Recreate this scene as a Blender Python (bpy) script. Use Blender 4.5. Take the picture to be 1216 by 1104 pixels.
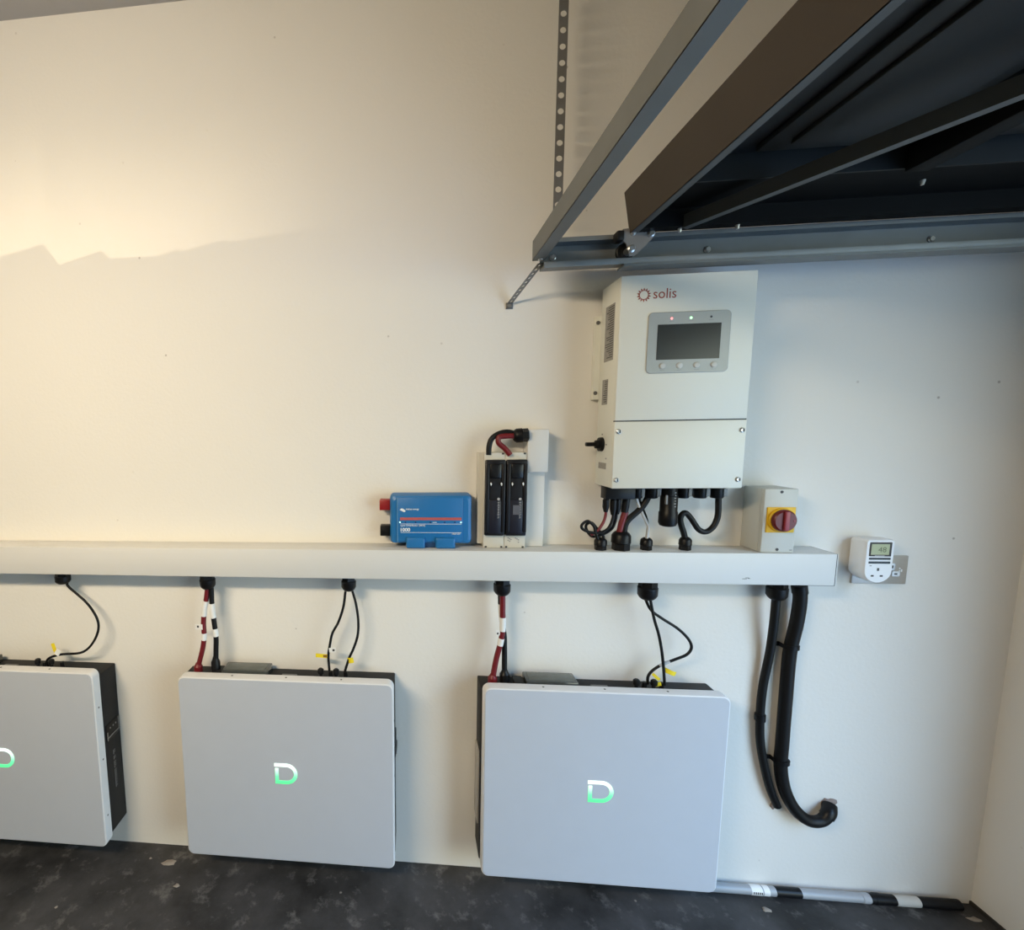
import bpy, bmesh, math, random
from mathutils import Vector, Matrix

# ------------------------------------------------------------------ scene basics
for _o in list(bpy.data.objects):
    bpy.data.objects.remove(_o, do_unlink=True)
scene = bpy.context.scene
C = scene.collection
random.seed(7)

# ------------------------------------------------------------------ camera
F_PX, CX, CY = 585.16, 425.95, 583.21
YAW, PITCH, ROLL = 0.1048, 0.1210, -0.0164
CAM = Vector((0.0, -1.5822, 1.5173))
B = Matrix(((1, 0, 0), (0, 0, -1), (0, 1, 0)))
Ry = Matrix(((math.cos(YAW), 0, math.sin(YAW)), (0, 1, 0), (-math.sin(YAW), 0, math.cos(YAW))))
Rp = Matrix(((1, 0, 0), (0, math.cos(PITCH), -math.sin(PITCH)), (0, math.sin(PITCH), math.cos(PITCH))))
Rr = Matrix(((math.cos(ROLL), -math.sin(ROLL), 0), (math.sin(ROLL), math.cos(ROLL), 0), (0, 0, 1)))
RM = Rr @ Rp @ Ry @ B                       # rows: right, down, forward
cd = bpy.data.cameras.new('camera')
cam = bpy.data.objects.new('camera', cd)
C.objects.link(cam)
M = Matrix((RM[0], -RM[1], -RM[2])).transposed().to_4x4()
M.translation = CAM
cam.matrix_world = M
cd.sensor_fit = 'HORIZONTAL'
cd.sensor_width = 36.0
cd.lens = 36.0 * F_PX / 1216.0
cd.shift_x = (608.0 - CX) / 1216.0
cd.shift_y = (CY - 552.0) / 1216.0
cd.clip_start = 0.02
scene.camera = cam

# ------------------------------------------------------------------ world, lights, exposure
HORIZON = (0.37, 0.40, 0.30)
MIDSKY = (0.47, 0.53, 0.48)
ZENITH = (0.36, 0.63, 1.02)
SKY_STRENGTH = 9.5
WARM = 31.0
ADDED_GLINT = 85.0
EXPOSURE = 0.0
world = bpy.data.worlds.new('world')
scene.world = world
world.use_nodes = True
wnt = world.node_tree
bgn = wnt.nodes['Background']
wtc = wnt.nodes.new('ShaderNodeTexCoord')
wsp = wnt.nodes.new('ShaderNodeSeparateXYZ')
wcr = wnt.nodes.new('ShaderNodeValToRGB')         # clear sky: pale at the horizon, blue overhead
wcr.color_ramp.elements[0].position = 0.0
wcr.color_ramp.elements[0].color = (*HORIZON, 1)
wcr.color_ramp.elements[1].position = 0.48
wcr.color_ramp.elements[1].color = (*ZENITH, 1)
wel = wcr.color_ramp.elements.new(0.20)
wel.color = (*MIDSKY, 1)
wnt.links.new(wtc.outputs['Generated'], wsp.inputs[0])
wnt.links.new(wsp.outputs['Z'], wcr.inputs[0])
wnt.links.new(wcr.outputs[0], bgn.inputs['Color'])
bgn.inputs['Strength'].default_value = SKY_STRENGTH
scene.view_settings.view_transform = 'Standard'
scene.view_settings.look = 'None'
scene.view_settings.exposure = EXPOSURE
scene.view_settings.gamma = 1.0
scene.view_settings.use_curve_mapping = False


def area_light(name, loc, target, sx, sy, power, color, portal=False):
    ld = bpy.data.lights.new(name, 'AREA')
    ld.shape = 'RECTANGLE'
    ld.size, ld.size_y = sx, sy
    ld.energy = power
    ld.color = color
    if portal:
        ld.cycles.is_portal = True
    lo = bpy.data.objects.new(name, ld)
    C.objects.link(lo)
    lo.location = loc
    d = (Vector(target) - Vector(loc)).normalized()
    lo.rotation_euler = d.to_track_quat('-Z', 'Y').to_euler()
    return lo


# daylight opening on the right (sampling portal only)
area_light('door_opening_portal', (1.80, -1.675, 1.0), (0.0, -1.675, 1.0), 2.25, 2.0, 1.0, (1, 1, 1), portal=True)
# warm strip light under the ceiling, behind the photographer
area_light('warm_strip', (-1.35, -2.0, 2.42), (-0.75, 0.0, 0.95), 1.2, 0.10, WARM, (1.0, 0.82, 0.56)).data.spread = math.radians(140)
# added warm stand-in for reflected sun; ragged patch edge is drawn into its beam
gd = bpy.data.lights.new('added_glint', 'POINT')
gd.energy = ADDED_GLINT
gd.color = (1.0, 0.80, 0.52)
gd.shadow_soft_size = 0.002
gd.use_nodes = True
GL = (-1.5, -2.3, 0.95)
go = bpy.data.objects.new('added_glint', gd)
C.objects.link(go)
go.location = GL


def beam_nodes(nt):
    N, Lk = nt.nodes, nt.links
    em = next(n for n in N if n.type == 'EMISSION')

    def mth(op, a, b=None, clamp=False):
        n = N.new('ShaderNodeMath')
        n.operation = op
        n.use_clamp = clamp
        for i, v in enumerate((a, b)):
            if v is None:
                continue
            if isinstance(v, (int, float)):
                n.inputs[i].default_value = v
            else:
                Lk.new(v, n.inputs[i])
        return n.outputs[0]

    def smooth(v, a, b):
        n = N.new('ShaderNodeMapRange')
        n.interpolation_type = 'SMOOTHSTEP'
        n.inputs['From Min'].default_value = a
        n.inputs['From Max'].default_value = b
        Lk.new(v, n.inputs['Value'])
        return n.outputs['Result']

    tc = N.new('ShaderNodeTexCoord')
    sp = N.new('ShaderNodeSeparateXYZ')
    Lk.new(tc.outputs['Normal'], sp.inputs[0])
    # beam direction as slopes across (x/y) and up (z/y)
    ux = mth('DIVIDE', sp.outputs['X'], sp.outputs['Y'])
    uz = mth('DIVIDE', sp.outputs['Z'], sp.outputs['Y'])
    ramp = N.new('ShaderNodeValToRGB')
    # ragged lower limit of the beam: (place along the wall, height on the wall)
    edge = [(-1.60, 2.085), (-1.347, 2.109), (-1.188, 2.141), (-1.141, 2.073), (-0.991, 2.109), (-0.962, 2.084),
            (-0.793, 2.083), (-0.735, 2.104), (-0.725, 2.092), (-0.575, 2.122), (-0.56, 2.112), (-0.273, 2.141), (0.2, 2.20)]
    x0, x1 = edge[0][0], edge[-1][0]
    els = ramp.color_ramp.elements
    ramp.color_ramp.interpolation = 'LINEAR'
    els[0].position = 0.0
    els[0].color = (edge[0][1] - 2.0,) * 3 + (1,)
    els[1].position = 1.0
    els[1].color = (edge[-1][1] - 2.0,) * 3 + (1,)
    for x, z in edge[1:-1]:
        e_ = els.new((x - x0) / (x1 - x0))
        e_.color = (z - 2.0,) * 3 + (1,)
    d = -GL[1]
    xw = mth('ADD', mth('MULTIPLY', ux, d), GL[0])
    zw = mth('ADD', mth('MULTIPLY', uz, d), GL[2])
    t_ = mth('DIVIDE', mth('SUBTRACT', xw, x0), x1 - x0, clamp=True)
    Lk.new(t_, ramp.inputs[0])
    rs = N.new('ShaderNodeSeparateColor')
    Lk.new(ramp.outputs[0], rs.inputs[0])
    rel = mth('SUBTRACT', mth('SUBTRACT', zw, 2.0), rs.outputs[0])
    lo = smooth(rel, -0.003, 0.005)
    up = mth('SUBTRACT', 1.0, smooth(rel, 0.02, 0.45))
    fade = mth('SUBTRACT', 1.0, smooth(xw, -0.95, -0.05))
    fwd = mth('GREATER_THAN', sp.outputs['Y'], 0.05)
    tot = mth('MULTIPLY', mth('MULTIPLY', lo, up), mth('MULTIPLY', fade, fwd))
    Lk.new(tot, em.inputs['Strength'])


beam_nodes(gd.node_tree)


# ------------------------------------------------------------------ materials
MATS = {}


def mat(name, col, rough=0.5, metal=0.0, noise=0.0, nscale=20.0, bump=0.0, bscale=200.0, spec=0.5, coat=0.0, stretch=None):
    if name in MATS:
        return MATS[name]
    m = bpy.data.materials.new(name)
    m.use_nodes = True
    nt = m.node_tree
    b = nt.nodes['Principled BSDF']
    b.inputs['Base Color'].default_value = (*col, 1)
    b.inputs['Roughness'].default_value = rough
    b.inputs['Metallic'].default_value = metal
    b.inputs['Specular IOR Level'].default_value = spec
    b.inputs['Coat Weight'].default_value = coat
    tc = nt.nodes.new('ShaderNodeTexCoord')
    vec = tc.outputs['Object']
    if stretch:
        mp = nt.nodes.new('ShaderNodeMapping')
        mp.inputs['Scale'].default_value = stretch
        nt.links.new(vec, mp.inputs['Vector'])
        vec = mp.outputs['Vector']
    n = nt.nodes.new('ShaderNodeTexNoise')
    n.inputs['Scale'].default_value = nscale
    n.inputs['Detail'].default_value = 5
    nt.links.new(vec, n.inputs['Vector'])
    mx = nt.nodes.new('ShaderNodeMix')
    mx.data_type = 'RGBA'
    k = max(noise, 0.02)
    mx.inputs['A'].default_value = (*[c * (1 - k) for c in col], 1)
    mx.inputs['B'].default_value = (*[min(1, c * (1 + k)) for c in col], 1)
    nt.links.new(n.outputs['Fac'], mx.inputs['Factor'])
    nt.links.new(mx.outputs['Result'], b.inputs['Base Color'])
    if bump:
        n2 = nt.nodes.new('ShaderNodeTexNoise')
        n2.inputs['Scale'].default_value = bscale
        nt.links.new(vec, n2.inputs['Vector'])
        bp = nt.nodes.new('ShaderNodeBump')
        bp.inputs['Strength'].default_value = bump
        bp.inputs['Distance'].default_value = 0.002
        nt.links.new(n2.outputs['Fac'], bp.inputs['Height'])
        nt.links.new(bp.outputs['Normal'], b.inputs['Normal'])
    MATS[name] = m
    return m


def emit_mat(name, col, strength):
    m = bpy.data.materials.new(name)
    m.use_nodes = True
    b = m.node_tree.nodes['Principled BSDF']
    b.inputs['Base Color'].default_value = (*[c * .3 for c in col], 1)
    b.inputs['Emission Color'].default_value = (*col, 1)
    b.inputs['Emission Strength'].default_value = strength
    MATS[name] = m
    return m


def wall_material():
    m = mat('wall_paint', (0.80, 0.78, 0.74), rough=0.75, noise=0.02, nscale=1.5, bump=0.25, bscale=90, spec=0.25)
    nt = m.node_tree
    b = nt.nodes['Principled BSDF']
    src = b.inputs['Base Color'].links[0].from_socket
    tc = next(n for n in nt.nodes if n.type == 'TEX_COORD')
    # small dents and scuffs scattered over the plaster
    v = nt.nodes.new('ShaderNodeTexVoronoi')
    v.inputs['Scale'].default_value = 9.0
    v.inputs['Randomness'].default_value = 1.0
    nt.links.new(tc.outputs['Object'], v.inputs['Vector'])
    r = nt.nodes.new('ShaderNodeMapRange')
    r.inputs['From Min'].default_value = 0.020
    r.inputs['From Max'].default_value = 0.042
    r.inputs['To Min'].default_value = 1.0
    r.inputs['To Max'].default_value = 0.0
    nt.links.new(v.outputs['Distance'], r.inputs['Value'])
    n = nt.nodes.new('ShaderNodeTexNoise')
    n.inputs['Scale'].default_value = 2.3
    nt.links.new(tc.outputs['Object'], n.inputs['Vector'])
    r2 = nt.nodes.new('ShaderNodeMapRange')
    r2.inputs['From Min'].default_value = 0.40
    r2.inputs['From Max'].default_value = 0.54
    nt.links.new(n.outputs['Fac'], r2.inputs['Value'])
    mu = nt.nodes.new('ShaderNodeMath')
    mu.operation = 'MULTIPLY'
    nt.links.new(r.outputs['Result'], mu.inputs[0])
    nt.links.new(r2.outputs['Result'], mu.inputs[1])
    mu2 = nt.nodes.new('ShaderNodeMath')
    mu2.operation = 'MULTIPLY'
    mu2.inputs[1].default_value = 0.55
    nt.links.new(mu.outputs[0], mu2.inputs[0])
    mx = nt.nodes.new('ShaderNodeMix')
    mx.data_type = 'RGBA'
    nt.links.new(mu2.outputs[0], mx.inputs['Factor'])
    nt.links.new(src, mx.inputs['A'])
    mx.inputs['B'].default_value = (0.22, 0.18, 0.15, 1)
    nt.links.new(mx.outputs['Result'], b.inputs['Base Color'])
    return m


def floor_material():
    m = bpy.data.materials.new('dark_concrete')
    m.use_nodes = True
    nt = m.node_tree
    b = nt.nodes['Principled BSDF']
    b.inputs['Roughness'].default_value = 0.62
    tc = nt.nodes.new('ShaderNodeTexCoord')

    def noise(scale, detail=6, rough=0.6):
        n = nt.nodes.new('ShaderNodeTexNoise')
        n.inputs['Scale'].default_value = scale
        n.inputs['Detail'].default_value = detail
        n.inputs['Roughness'].default_value = rough
        nt.links.new(tc.outputs['Object'], n.inputs['Vector'])
        return n.outputs['Fac']

    def rng(s, a, c2):
        r = nt.nodes.new('ShaderNodeMapRange')
        r.inputs['From Min'].default_value = a
        r.inputs['From Max'].default_value = c2
        nt.links.new(s, r.inputs['Value'])
        return r.outputs['Result']

    def mix(f, a, bcol):
        x = nt.nodes.new('ShaderNodeMix')
        x.data_type = 'RGBA'
        nt.links.new(f, x.inputs['Factor'])
        if isinstance(a, tuple):
            x.inputs['A'].default_value = (*a, 1)
        else:
            nt.links.new(a, x.inputs['A'])
        x.inputs['B'].default_value = (*bcol, 1)
        return x.outputs['Result']

    c0 = mix(rng(noise(4), 0.35, 0.68), (0.013, 0.0125, 0.0125), (0.066, 0.064, 0.066))
    c1 = mix(rng(noise(14, 8, 0.7), 0.55, 0.72), c0, (0.16, 0.155, 0.15))
    # pale flecks of plaster and paint
    v = nt.nodes.new('ShaderNodeTexVoronoi')
    v.inputs['Scale'].default_value = 9.0
    nt.links.new(tc.outputs['Object'], v.inputs['Vector'])
    dn = nt.nodes.new('ShaderNodeMath')
    dn.operation = 'ADD'
    nm = nt.nodes.new('ShaderNodeMath')
    nm.operation = 'MULTIPLY'
    nm.inputs[1].default_value = 0.12
    nt.links.new(noise(60, 2), nm.inputs[0])
    nt.links.new(v.outputs['Distance'], dn.inputs[0])
    nt.links.new(nm.outputs[0], dn.inputs[1])
    r = nt.nodes.new('ShaderNodeMapRange')
    r.inputs['From Min'].default_value = 0.085
    r.inputs['From Max'].default_value = 0.115
    r.inputs['To Min'].default_value = 0.9
    r.inputs['To Max'].default_value = 0.0
    nt.links.new(dn.outputs[0], r.inputs['Value'])
    c2 = mix(r.outputs['Result'], c1, (0.42, 0.38, 0.33))
    nt.links.new(c2, b.inputs['Base Color'])
    bp = nt.nodes.new('ShaderNodeBump')
    bp.inputs['Strength'].default_value = 0.4
    bp.inputs['Distance'].default_value = 0.004
    nt.links.new(noise(45, 6), bp.inputs['Height'])
    nt.links.new(bp.outputs['Normal'], b.inputs['Normal'])
    return m


WALL = wall_material()
FLOOR = floor_material()
CEIL = mat('ceiling_paint', (0.50, 0.48, 0.46), 0.8, noise=0.03)
TRUNK = mat('trunking_paint', (0.68, 0.675, 0.66), 0.45, noise=0.015, nscale=3)
COVER = mat('battery_cover_white', (0.53, 0.56, 0.62), 0.6, noise=0.01)
RIM = mat('battery_rim_lit', (0.74, 0.74, 0.75), 0.5, noise=0.01)  # same cover plastic made paler; the lit rim's brightness sits in the colour
DARK = mat('battery_body_dark', (0.014, 0.0145, 0.016), 0.55, spec=0.25, noise=0.1, bump=0.1)
BLACK = mat('black_plastic', (0.006, 0.006, 0.007), 0.38, spec=0.25, noise=0.1)
RUBBER = mat('black_rubber', (0.007, 0.007, 0.0075), 0.45, spec=0.25, noise=0.1)
REDC = mat('red_cable', (0.16, 0.008, 0.012), 0.42, noise=0.05)
GREYC = mat('grey_cable', (0.50, 0.51, 0.53), 0.45)
TAGW = mat('white_tag', (0.85, 0.85, 0.84), 0.5)
TAGY = mat('yellow_tag', (0.86, 0.68, 0.02), 0.5)
INK = mat('dark_print', (0.05, 0.05, 0.05), 0.6)
INVW = mat('inverter_white', (0.74, 0.74, 0.67), 0.42, noise=0.012, nscale=4)
SILVER = mat("silver_panel", (0.37, 0.38, 0.37), 0.42, metal=0.35, noise=0.03, nscale=60)
SCREEN = mat('dark_screen', (0.020, 0.022, 0.022), 0.22)
REDLOGO = mat('logo_red', (0.30, 0.045, 0.02), 0.5)
STICKER = mat('grey_sticker', (0.30, 0.29, 0.27), 0.5, noise=0.35, nscale=160)
STEEL = mat('galvanised_steel', (0.20, 0.21, 0.21), 0.5, metal=0.55, noise=0.12, nscale=14)
BRIGHT = mat('zinc_bolt', (0.66, 0.66, 0.65), 0.3, metal=0.9, noise=0.1)
BARST = mat('shaded_angle', (0.17, 0.175, 0.17), 0.55, metal=0.4, noise=0.12, nscale=14)  # steel darkened in colour to stand for the shade on the upright leg
STRAPST = mat('strap_steel', (0.24, 0.235, 0.23), 0.5, metal=0.5, noise=0.15, nscale=30)
DSTEEL = mat('dull_steel', (0.16, 0.16, 0.165), 0.5, metal=0.6, noise=0.15, nscale=30)
BROWN = mat('brown_door_edge', (0.042, 0.030, 0.020), 0.6, noise=0.12, nscale=12)
DOORIN = mat('door_inside_paint', (0.018, 0.0185, 0.018), 0.5, spec=0.25, noise=0.15, nscale=8)
DOORRAIL = mat('door_rail_black', (0.004, 0.004, 0.004), 0.6, spec=0.12, noise=0.2, nscale=10)
BRACE = mat('door_brace_grey', (0.07, 0.07, 0.065), 0.5, noise=0.1)
BLUE = mat('device_blue', (0.012, 0.155, 0.42), 0.40, noise=0.03)
BLUED = mat('device_blue_dark', (0.006, 0.05, 0.16), 0.5)
REDP = mat('red_plastic', (0.30, 0.010, 0.013), 0.4)
PRINTW = mat('white_print', (0.82, 0.86, 0.88), 0.5)
REDLINE = mat('red_print', (0.50, 0.10, 0.09), 0.5)
HOUSE = mat('fuse_housing_grey', (0.62, 0.60, 0.54), 0.5, noise=0.03)
COVBLK = mat('fuse_cover_black', (0.011, 0.011, 0.014), 0.35, spec=0.3, noise=0.1)
ISOG = mat('isolator_grey', (0.56, 0.56, 0.52), 0.45, noise=0.02)
YEL = mat('isolator_yellow', (0.80, 0.47, 0.01), 0.45)
ISOR = mat('isolator_red', (0.13, 0.006, 0.008), 0.4)
ISOR2 = mat('isolator_ridge', (0.30, 0.04, 0.055), 0.4)
BRUSH = mat('brushed_metal_plate', (0.50, 0.47, 0.43), 0.40, metal=0.6, noise=0.1, nscale=40, stretch=(1, 1, 20))
TIMERW = mat('timer_white', (0.84, 0.85, 0.87), 0.35)
LCD = mat('lcd_green', (0.42, 0.45, 0.26), 0.3)
PIPE = mat('grey_waste_pipe', (0.36, 0.375, 0.40), 0.35, noise=0.05)
DRIVE = mat('driveway_paving', (0.42, 0.42, 0.43), 0.8, noise=0.1, nscale=8)
FILLER = mat('wall_filler', (0.26, 0.21, 0.19), 0.9, noise=0.3, nscale=80)
GLASSY = mat('smoked_lid', (0.035, 0.040, 0.038), 0.12, noise=0.1, coat=0.5)
LEDR = emit_mat('led_red', (1.0, 0.28, 0.28), 2.0)
LEDG = emit_mat('led_green', (0.45, 1.0, 0.5), 2.0)


def logo_material():
    m = emit_mat('battery_logo_light', (0.3, 1, 0.5), 1.3)
    nt = m.node_tree
    b = nt.nodes['Principled BSDF']
    tc = nt.nodes.new('ShaderNodeTexCoord')
    sp = nt.nodes.new('ShaderNodeSeparateXYZ')
    nt.links.new(tc.outputs['Generated'], sp.inputs[0])
    cr = nt.nodes.new('ShaderNodeValToRGB')
    cr.color_ramp.elements[0].position = 0.0
    cr.color_ramp.elements[0].color = (0.05, 0.72, 0.22, 1)
    cr.color_ramp.elements[1].position = 0.85
    cr.color_ramp.elements[1].color = (0.95, 1.0, 0.97, 1)
    e = cr.color_ramp.elements.new(0.35)
    e.color = (0.14, 0.78, 0.38, 1)
    nt.links.new(sp.outputs['Z'], cr.inputs[0])
    nt.links.new(cr.outputs[0], b.inputs['Emission Color'])
    return m


LOGO = logo_material()


# ------------------------------------------------------------------ mesh helpers
class MB:
    """collects shapes in world coordinates; build() links them as one mesh object"""

    def __init__(self):
        self.bm = bmesh.new()

    def box(self, x0, x1, y0, y1, z0, z1, bev=0.0, seg=2, rot=None, piv=None):
        vs = [self.bm.verts.new((x, y, z)) for x in (x0, x1) for y in (y0, y1) for z in (z0, z1)]
        f = [(0, 1, 3, 2), (4, 6, 7, 5), (0, 4, 5, 1), (2, 3, 7, 6), (0, 2, 6, 4), (1, 5, 7, 3)]
        fs = [self.bm.faces.new([vs[i] for i in q]) for q in f]
        if bev > 0:
            es = list({e for q in fs for e in q.edges})
            r = bmesh.ops.bevel(self.bm, geom=es, offset=bev, segments=seg, affect='EDGES', profile=0.5)
            vs = [v for v in r['verts'] if v.is_valid] + [v for v in vs if v.is_valid]
            vs = list(set(vs))
        if rot is not None:
            p = Vector(piv) if piv else Vector(((x0 + x1) / 2, (y0 + y1) / 2, (z0 + z1) / 2))
            for v in vs:
                v.co = p + rot @ (v.co - p)
        return self

    def loft(self, rings, cap0=True, cap1=True, closed=False):
        vr = [[self.bm.verts.new(p) for p in r] for r in rings]
        n = len(vr[0])
        k = len(vr)
        for i in range(k if closed else k - 1):
            a, b = vr[i], vr[(i + 1) % k]
            for j in range(n):
                self.bm.faces.new((a[j], a[(j + 1) % n], b[(j + 1) % n], b[j]))
        if not closed:
            if cap0:
                self.bm.faces.new(list(reversed(vr[0])))
            if cap1:
                self.bm.faces.new(vr[-1])
        return self

    def lathe(self, base, axis, prof, n=20, hexa=False):
        """prof: list of (distance along axis, radius)"""
        base = Vector(base)
        ax = Vector(axis).normalized()
        t = Vector((1, 0, 0)) if abs(ax.x) < 0.9 else Vector((0, 1, 0))
        u = ax.cross(t).normalized()
        w = ax.cross(u)
        if hexa:
            n = 6
        rings = []
        for d, r in prof:
            rings.append([base + ax * d + (u * math.cos(2 * math.pi * i / n) + w * math.sin(2 * math.pi * i / n)) * r for i in range(n)])
        return self.loft(rings)

    def tube(self, pts, r, n=10, rad=None):
        pts = [Vector(p) for p in pts]
        rings = []
        tan = [(pts[min(i + 1, len(pts) - 1)] - pts[max(i - 1, 0)]).normalized() for i in range(len(pts))]
        t0 = tan[0]
        u = t0.cross(Vector((0, 1, 0)))
        if u.length < 1e-3:
            u = t0.cross(Vector((1, 0, 0)))
        u.normalize()
        for i, p in enumerate(pts):
            t = tan[i]
            u = (u - t * u.dot(t)).normalized()
            w = t.cross(u)
            rr = rad(i / (len(pts) - 1)) if rad else r
            rings.append([p + (u * math.cos(2 * math.pi * k / n) + w * math.sin(2 * math.pi * k / n)) * rr for k in range(n)])
        return self.loft(rings)

    def poly_y(self, pts, y0, y1):
        """polygon in x,z extruded along y"""
        return self.loft([[(x, y0, z) for x, z in pts], [(x, y1, z) for x, z in pts]])

    def poly_x(self, pts, x0, x1):
        return self.loft([[(x0, y, z) for y, z in pts], [(x1, y, z) for y, z in pts]])

    def build(self, name, material, parent=None, base=None, smooth=True):
        bmesh.ops.remove_doubles(self.bm, verts=self.bm.verts, dist=1e-6)
        bmesh.ops.recalc_face_normals(self.bm, faces=self.bm.faces)
        if base is None:
            base = root_base(parent) if parent else Vector((0, 0, 0))
        bmesh.ops.translate(self.bm, verts=self.bm.verts, vec=-Vector(base))
        me = bpy.data.meshes.new(name)
        self.bm.to_mesh(me)
        self.bm.free()
        me.materials.append(material)
        finish(me, smooth)
        o = bpy.data.objects.new(name, me)
        C.objects.link(o)
        if parent:
            o.parent = parent
        else:
            o.location = base
        return o


def finish(me, smooth):
    if smooth:
        for p in me.polygons:
            p.use_smooth = True
        me.set_sharp_from_angle(angle=math.radians(32))
        for p in me.polygons:
            if len(p.vertices) > 4:
                p.use_smooth = False


BASES = {}


def root_base(o):
    while o.parent:
        o = o.parent
    return BASES[o.name]


def tag(o, label, cat, group=None):
    o['label'] = label
    o['category'] = cat
    if group:
        o['group'] = group
    return o


def thing(name, label, cat, base, group=None):
    o = bpy.data.objects.new(name, None)
    C.objects.link(o)
    o.empty_display_size = 0.05
    o.location = base
    BASES[o.name] = Vector(base)
    tag(o, label, cat, group)
    return o


def struct(o):
    o['kind'] = 'structure'
    return o


def copy_tree(o, parent=None):
    c = o.copy()
    C.objects.link(c)
    c.parent = parent
    for ch in list(o.children):
        copy_tree(ch, c)
    return c


def rrect(x0, x1, z0, z1, r, n=6):
    out = []
    for cx, cz, a0 in ((x1 - r, z1 - r, 0), (x0 + r, z1 - r, 90), (x0 + r, z0 + r, 180), (x1 - r, z0 + r, 270)):
        for i in range(n + 1):
            a = math.radians(a0 + 90 * i / n)
            out.append((cx + r * math.cos(a), cz + r * math.sin(a)))
    return out


def slab(x0, x1, z0, z1, yb, yf, r, bev, n=6):
    """rounded plate lying in the x,z plane, back at yb, front (towards -y) at yf"""
    m = MB()

    def ring(y, i):
        return [(x, y, z) for x, z in rrect(x0 + i, x1 - i, z0 + i, z1 - i, max(r - i, 0.0005), n)]
    m.loft([ring(yb, 0), ring(yf + bev, 0), ring(yf + bev * 0.35, bev * 0.2), ring(yf, bev)])
    return m


def spline(pts, k=8):
    P = [Vector(p) for p in pts]
    P = [P[0] * 2 - P[1]] + P + [P[-1] * 2 - P[-2]]
    out = []
    for i in range(1, len(P) - 2):
        for j in range(k):
            t = j / k
            a, b, c, d = P[i - 1], P[i], P[i + 1], P[i + 2]
            out.append(0.5 * ((2 * b) + (c - a) * t + (2 * a - 5 * b + 4 * c - d) * t * t + (3 * b - a - 3 * c + d) * t ** 3))
    out.append(P[-2])
    return out


def text_mesh(s, size, extrude=0.0, shear=0.0, bold=0.0):
    cu = bpy.data.curves.new('txt', 'FONT')
    cu.body = s
    cu.size = size
    cu.extrude = extrude
    cu.shear = shear
    cu.resolution_u = 3
    cu.offset = bold
    o = bpy.data.objects.new('txt', cu)
    C.objects.link(o)
    dg = bpy.context.evaluated_depsgraph_get()
    me = bpy.data.meshes.new_from_object(o.evaluated_get(dg))
    bpy.data.objects.remove(o)
    return me


def text_front(name, s, x, z, y, width, material, parent, height=None, rotate=False, shear=0.0, bold=0.0):
    """lettering on a face looking towards -y; left edge x, baseline z, scaled to width"""
    me = text_mesh(s, 0.1, 0.0, shear, bold)
    xs = [v.co.x for v in me.vertices]
    ys = [v.co.y for v in me.vertices]
    k = width / (max(xs) - min(xs))
    kz = k if height is None else height / (max(ys) - min(ys))
    bb = root_base(parent)
    x0, y0 = min(xs), (min(ys) if height else 0)
    for v in me.vertices:
        a, b = (v.co.x - x0) * k, (v.co.y - y0) * kz
        if rotate:
            a, b = b, -a
        v.co = Vector((x + a, y, z + b)) - bb
    me.materials.clear()
    me.materials.append(material)
    o = bpy.data.objects.new(name, me)
    C.objects.link(o)
    o.parent = parent
    return o


# ------------------------------------------------------------------ the room
XR, XL, YB, ZC = 1.762, -4.2, -4.2, 2.806
struct(MB().box(XL - .15, XR + .14, 0, 0.15, -0.1, ZC + .1).build('wall_back', WALL, smooth=False))
struct(MB().box(XL - .15, XR + .14, YB - .15, 0.15, -0.12, 0).build('floor', FLOOR, smooth=False))
struct(MB().box(XL - .15, XR + .14, YB - .15, 0.15, ZC, ZC + .12).build('ceiling', CEIL, smooth=False))
struct(MB().box(XL - .15, XL, YB, 0, 0, ZC).build('wall_left', WALL, smooth=False))
struct(MB().box(XL - .15, XR + .14, YB - .15, YB, 0, ZC).build('wall_front', WALL, smooth=False))
wr = MB()
wr.box(XR, XR + .14, -0.55, 0, 0, ZC)
wr.box(XR, XR + .14, -2.80, -0.55, 2.0, ZC)
wr.box(XR, XR + .14, YB, -2.80, 0, ZC)
struct(wr.build('wall_right', WALL, smooth=False))
struct(MB().box(XR - .006, XR - .0003, -0.55, -.001, 0.0, 0.012).build('trim_1', mat('dark_joint', (.03, .028, .026), .8), smooth=False))
struct(MB().box(XR + .14, 14, -12, 9, -0.14, -0.03).build('driveway', DRIVE, smooth=False))

# ------------------------------------------------------------------ boxed cable trunking
t = thing('cable_trunking', 'long white boxed cable trunking running along the wall above the batteries', 'trunking', (-1.0, 0, 1.061))
MB().box(-4.15, 1.194, -0.099, -0.0005, 1.061, 1.153, bev=0.0015).build('casing', TRUNK, t)
MB().box(1.1945, 1.1975, -0.0985, -0.0005, 1.0615, 1.1525).build('end_cap', TRUNK, t)
m = MB()
m.box(1.1932, 1.1943, -0.0995, -0.001, 1.0612, 1.1528)
m.box(1.10, 1.1943, -0.0994, -0.098, 1.0608, 1.0616)
m.build('seam_line', INK, t)
m = MB()
for dx, dz, w in ((0, 0, .012), (.008, .003, .010), (.015, .001, .006)):
    m.box(.950 + dx, .950 + dx + w, -0.0995, -0.0985, 1.0775 + dz, 1.0787 + dz)
m.build('pencil_mark', INK, t)

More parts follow.
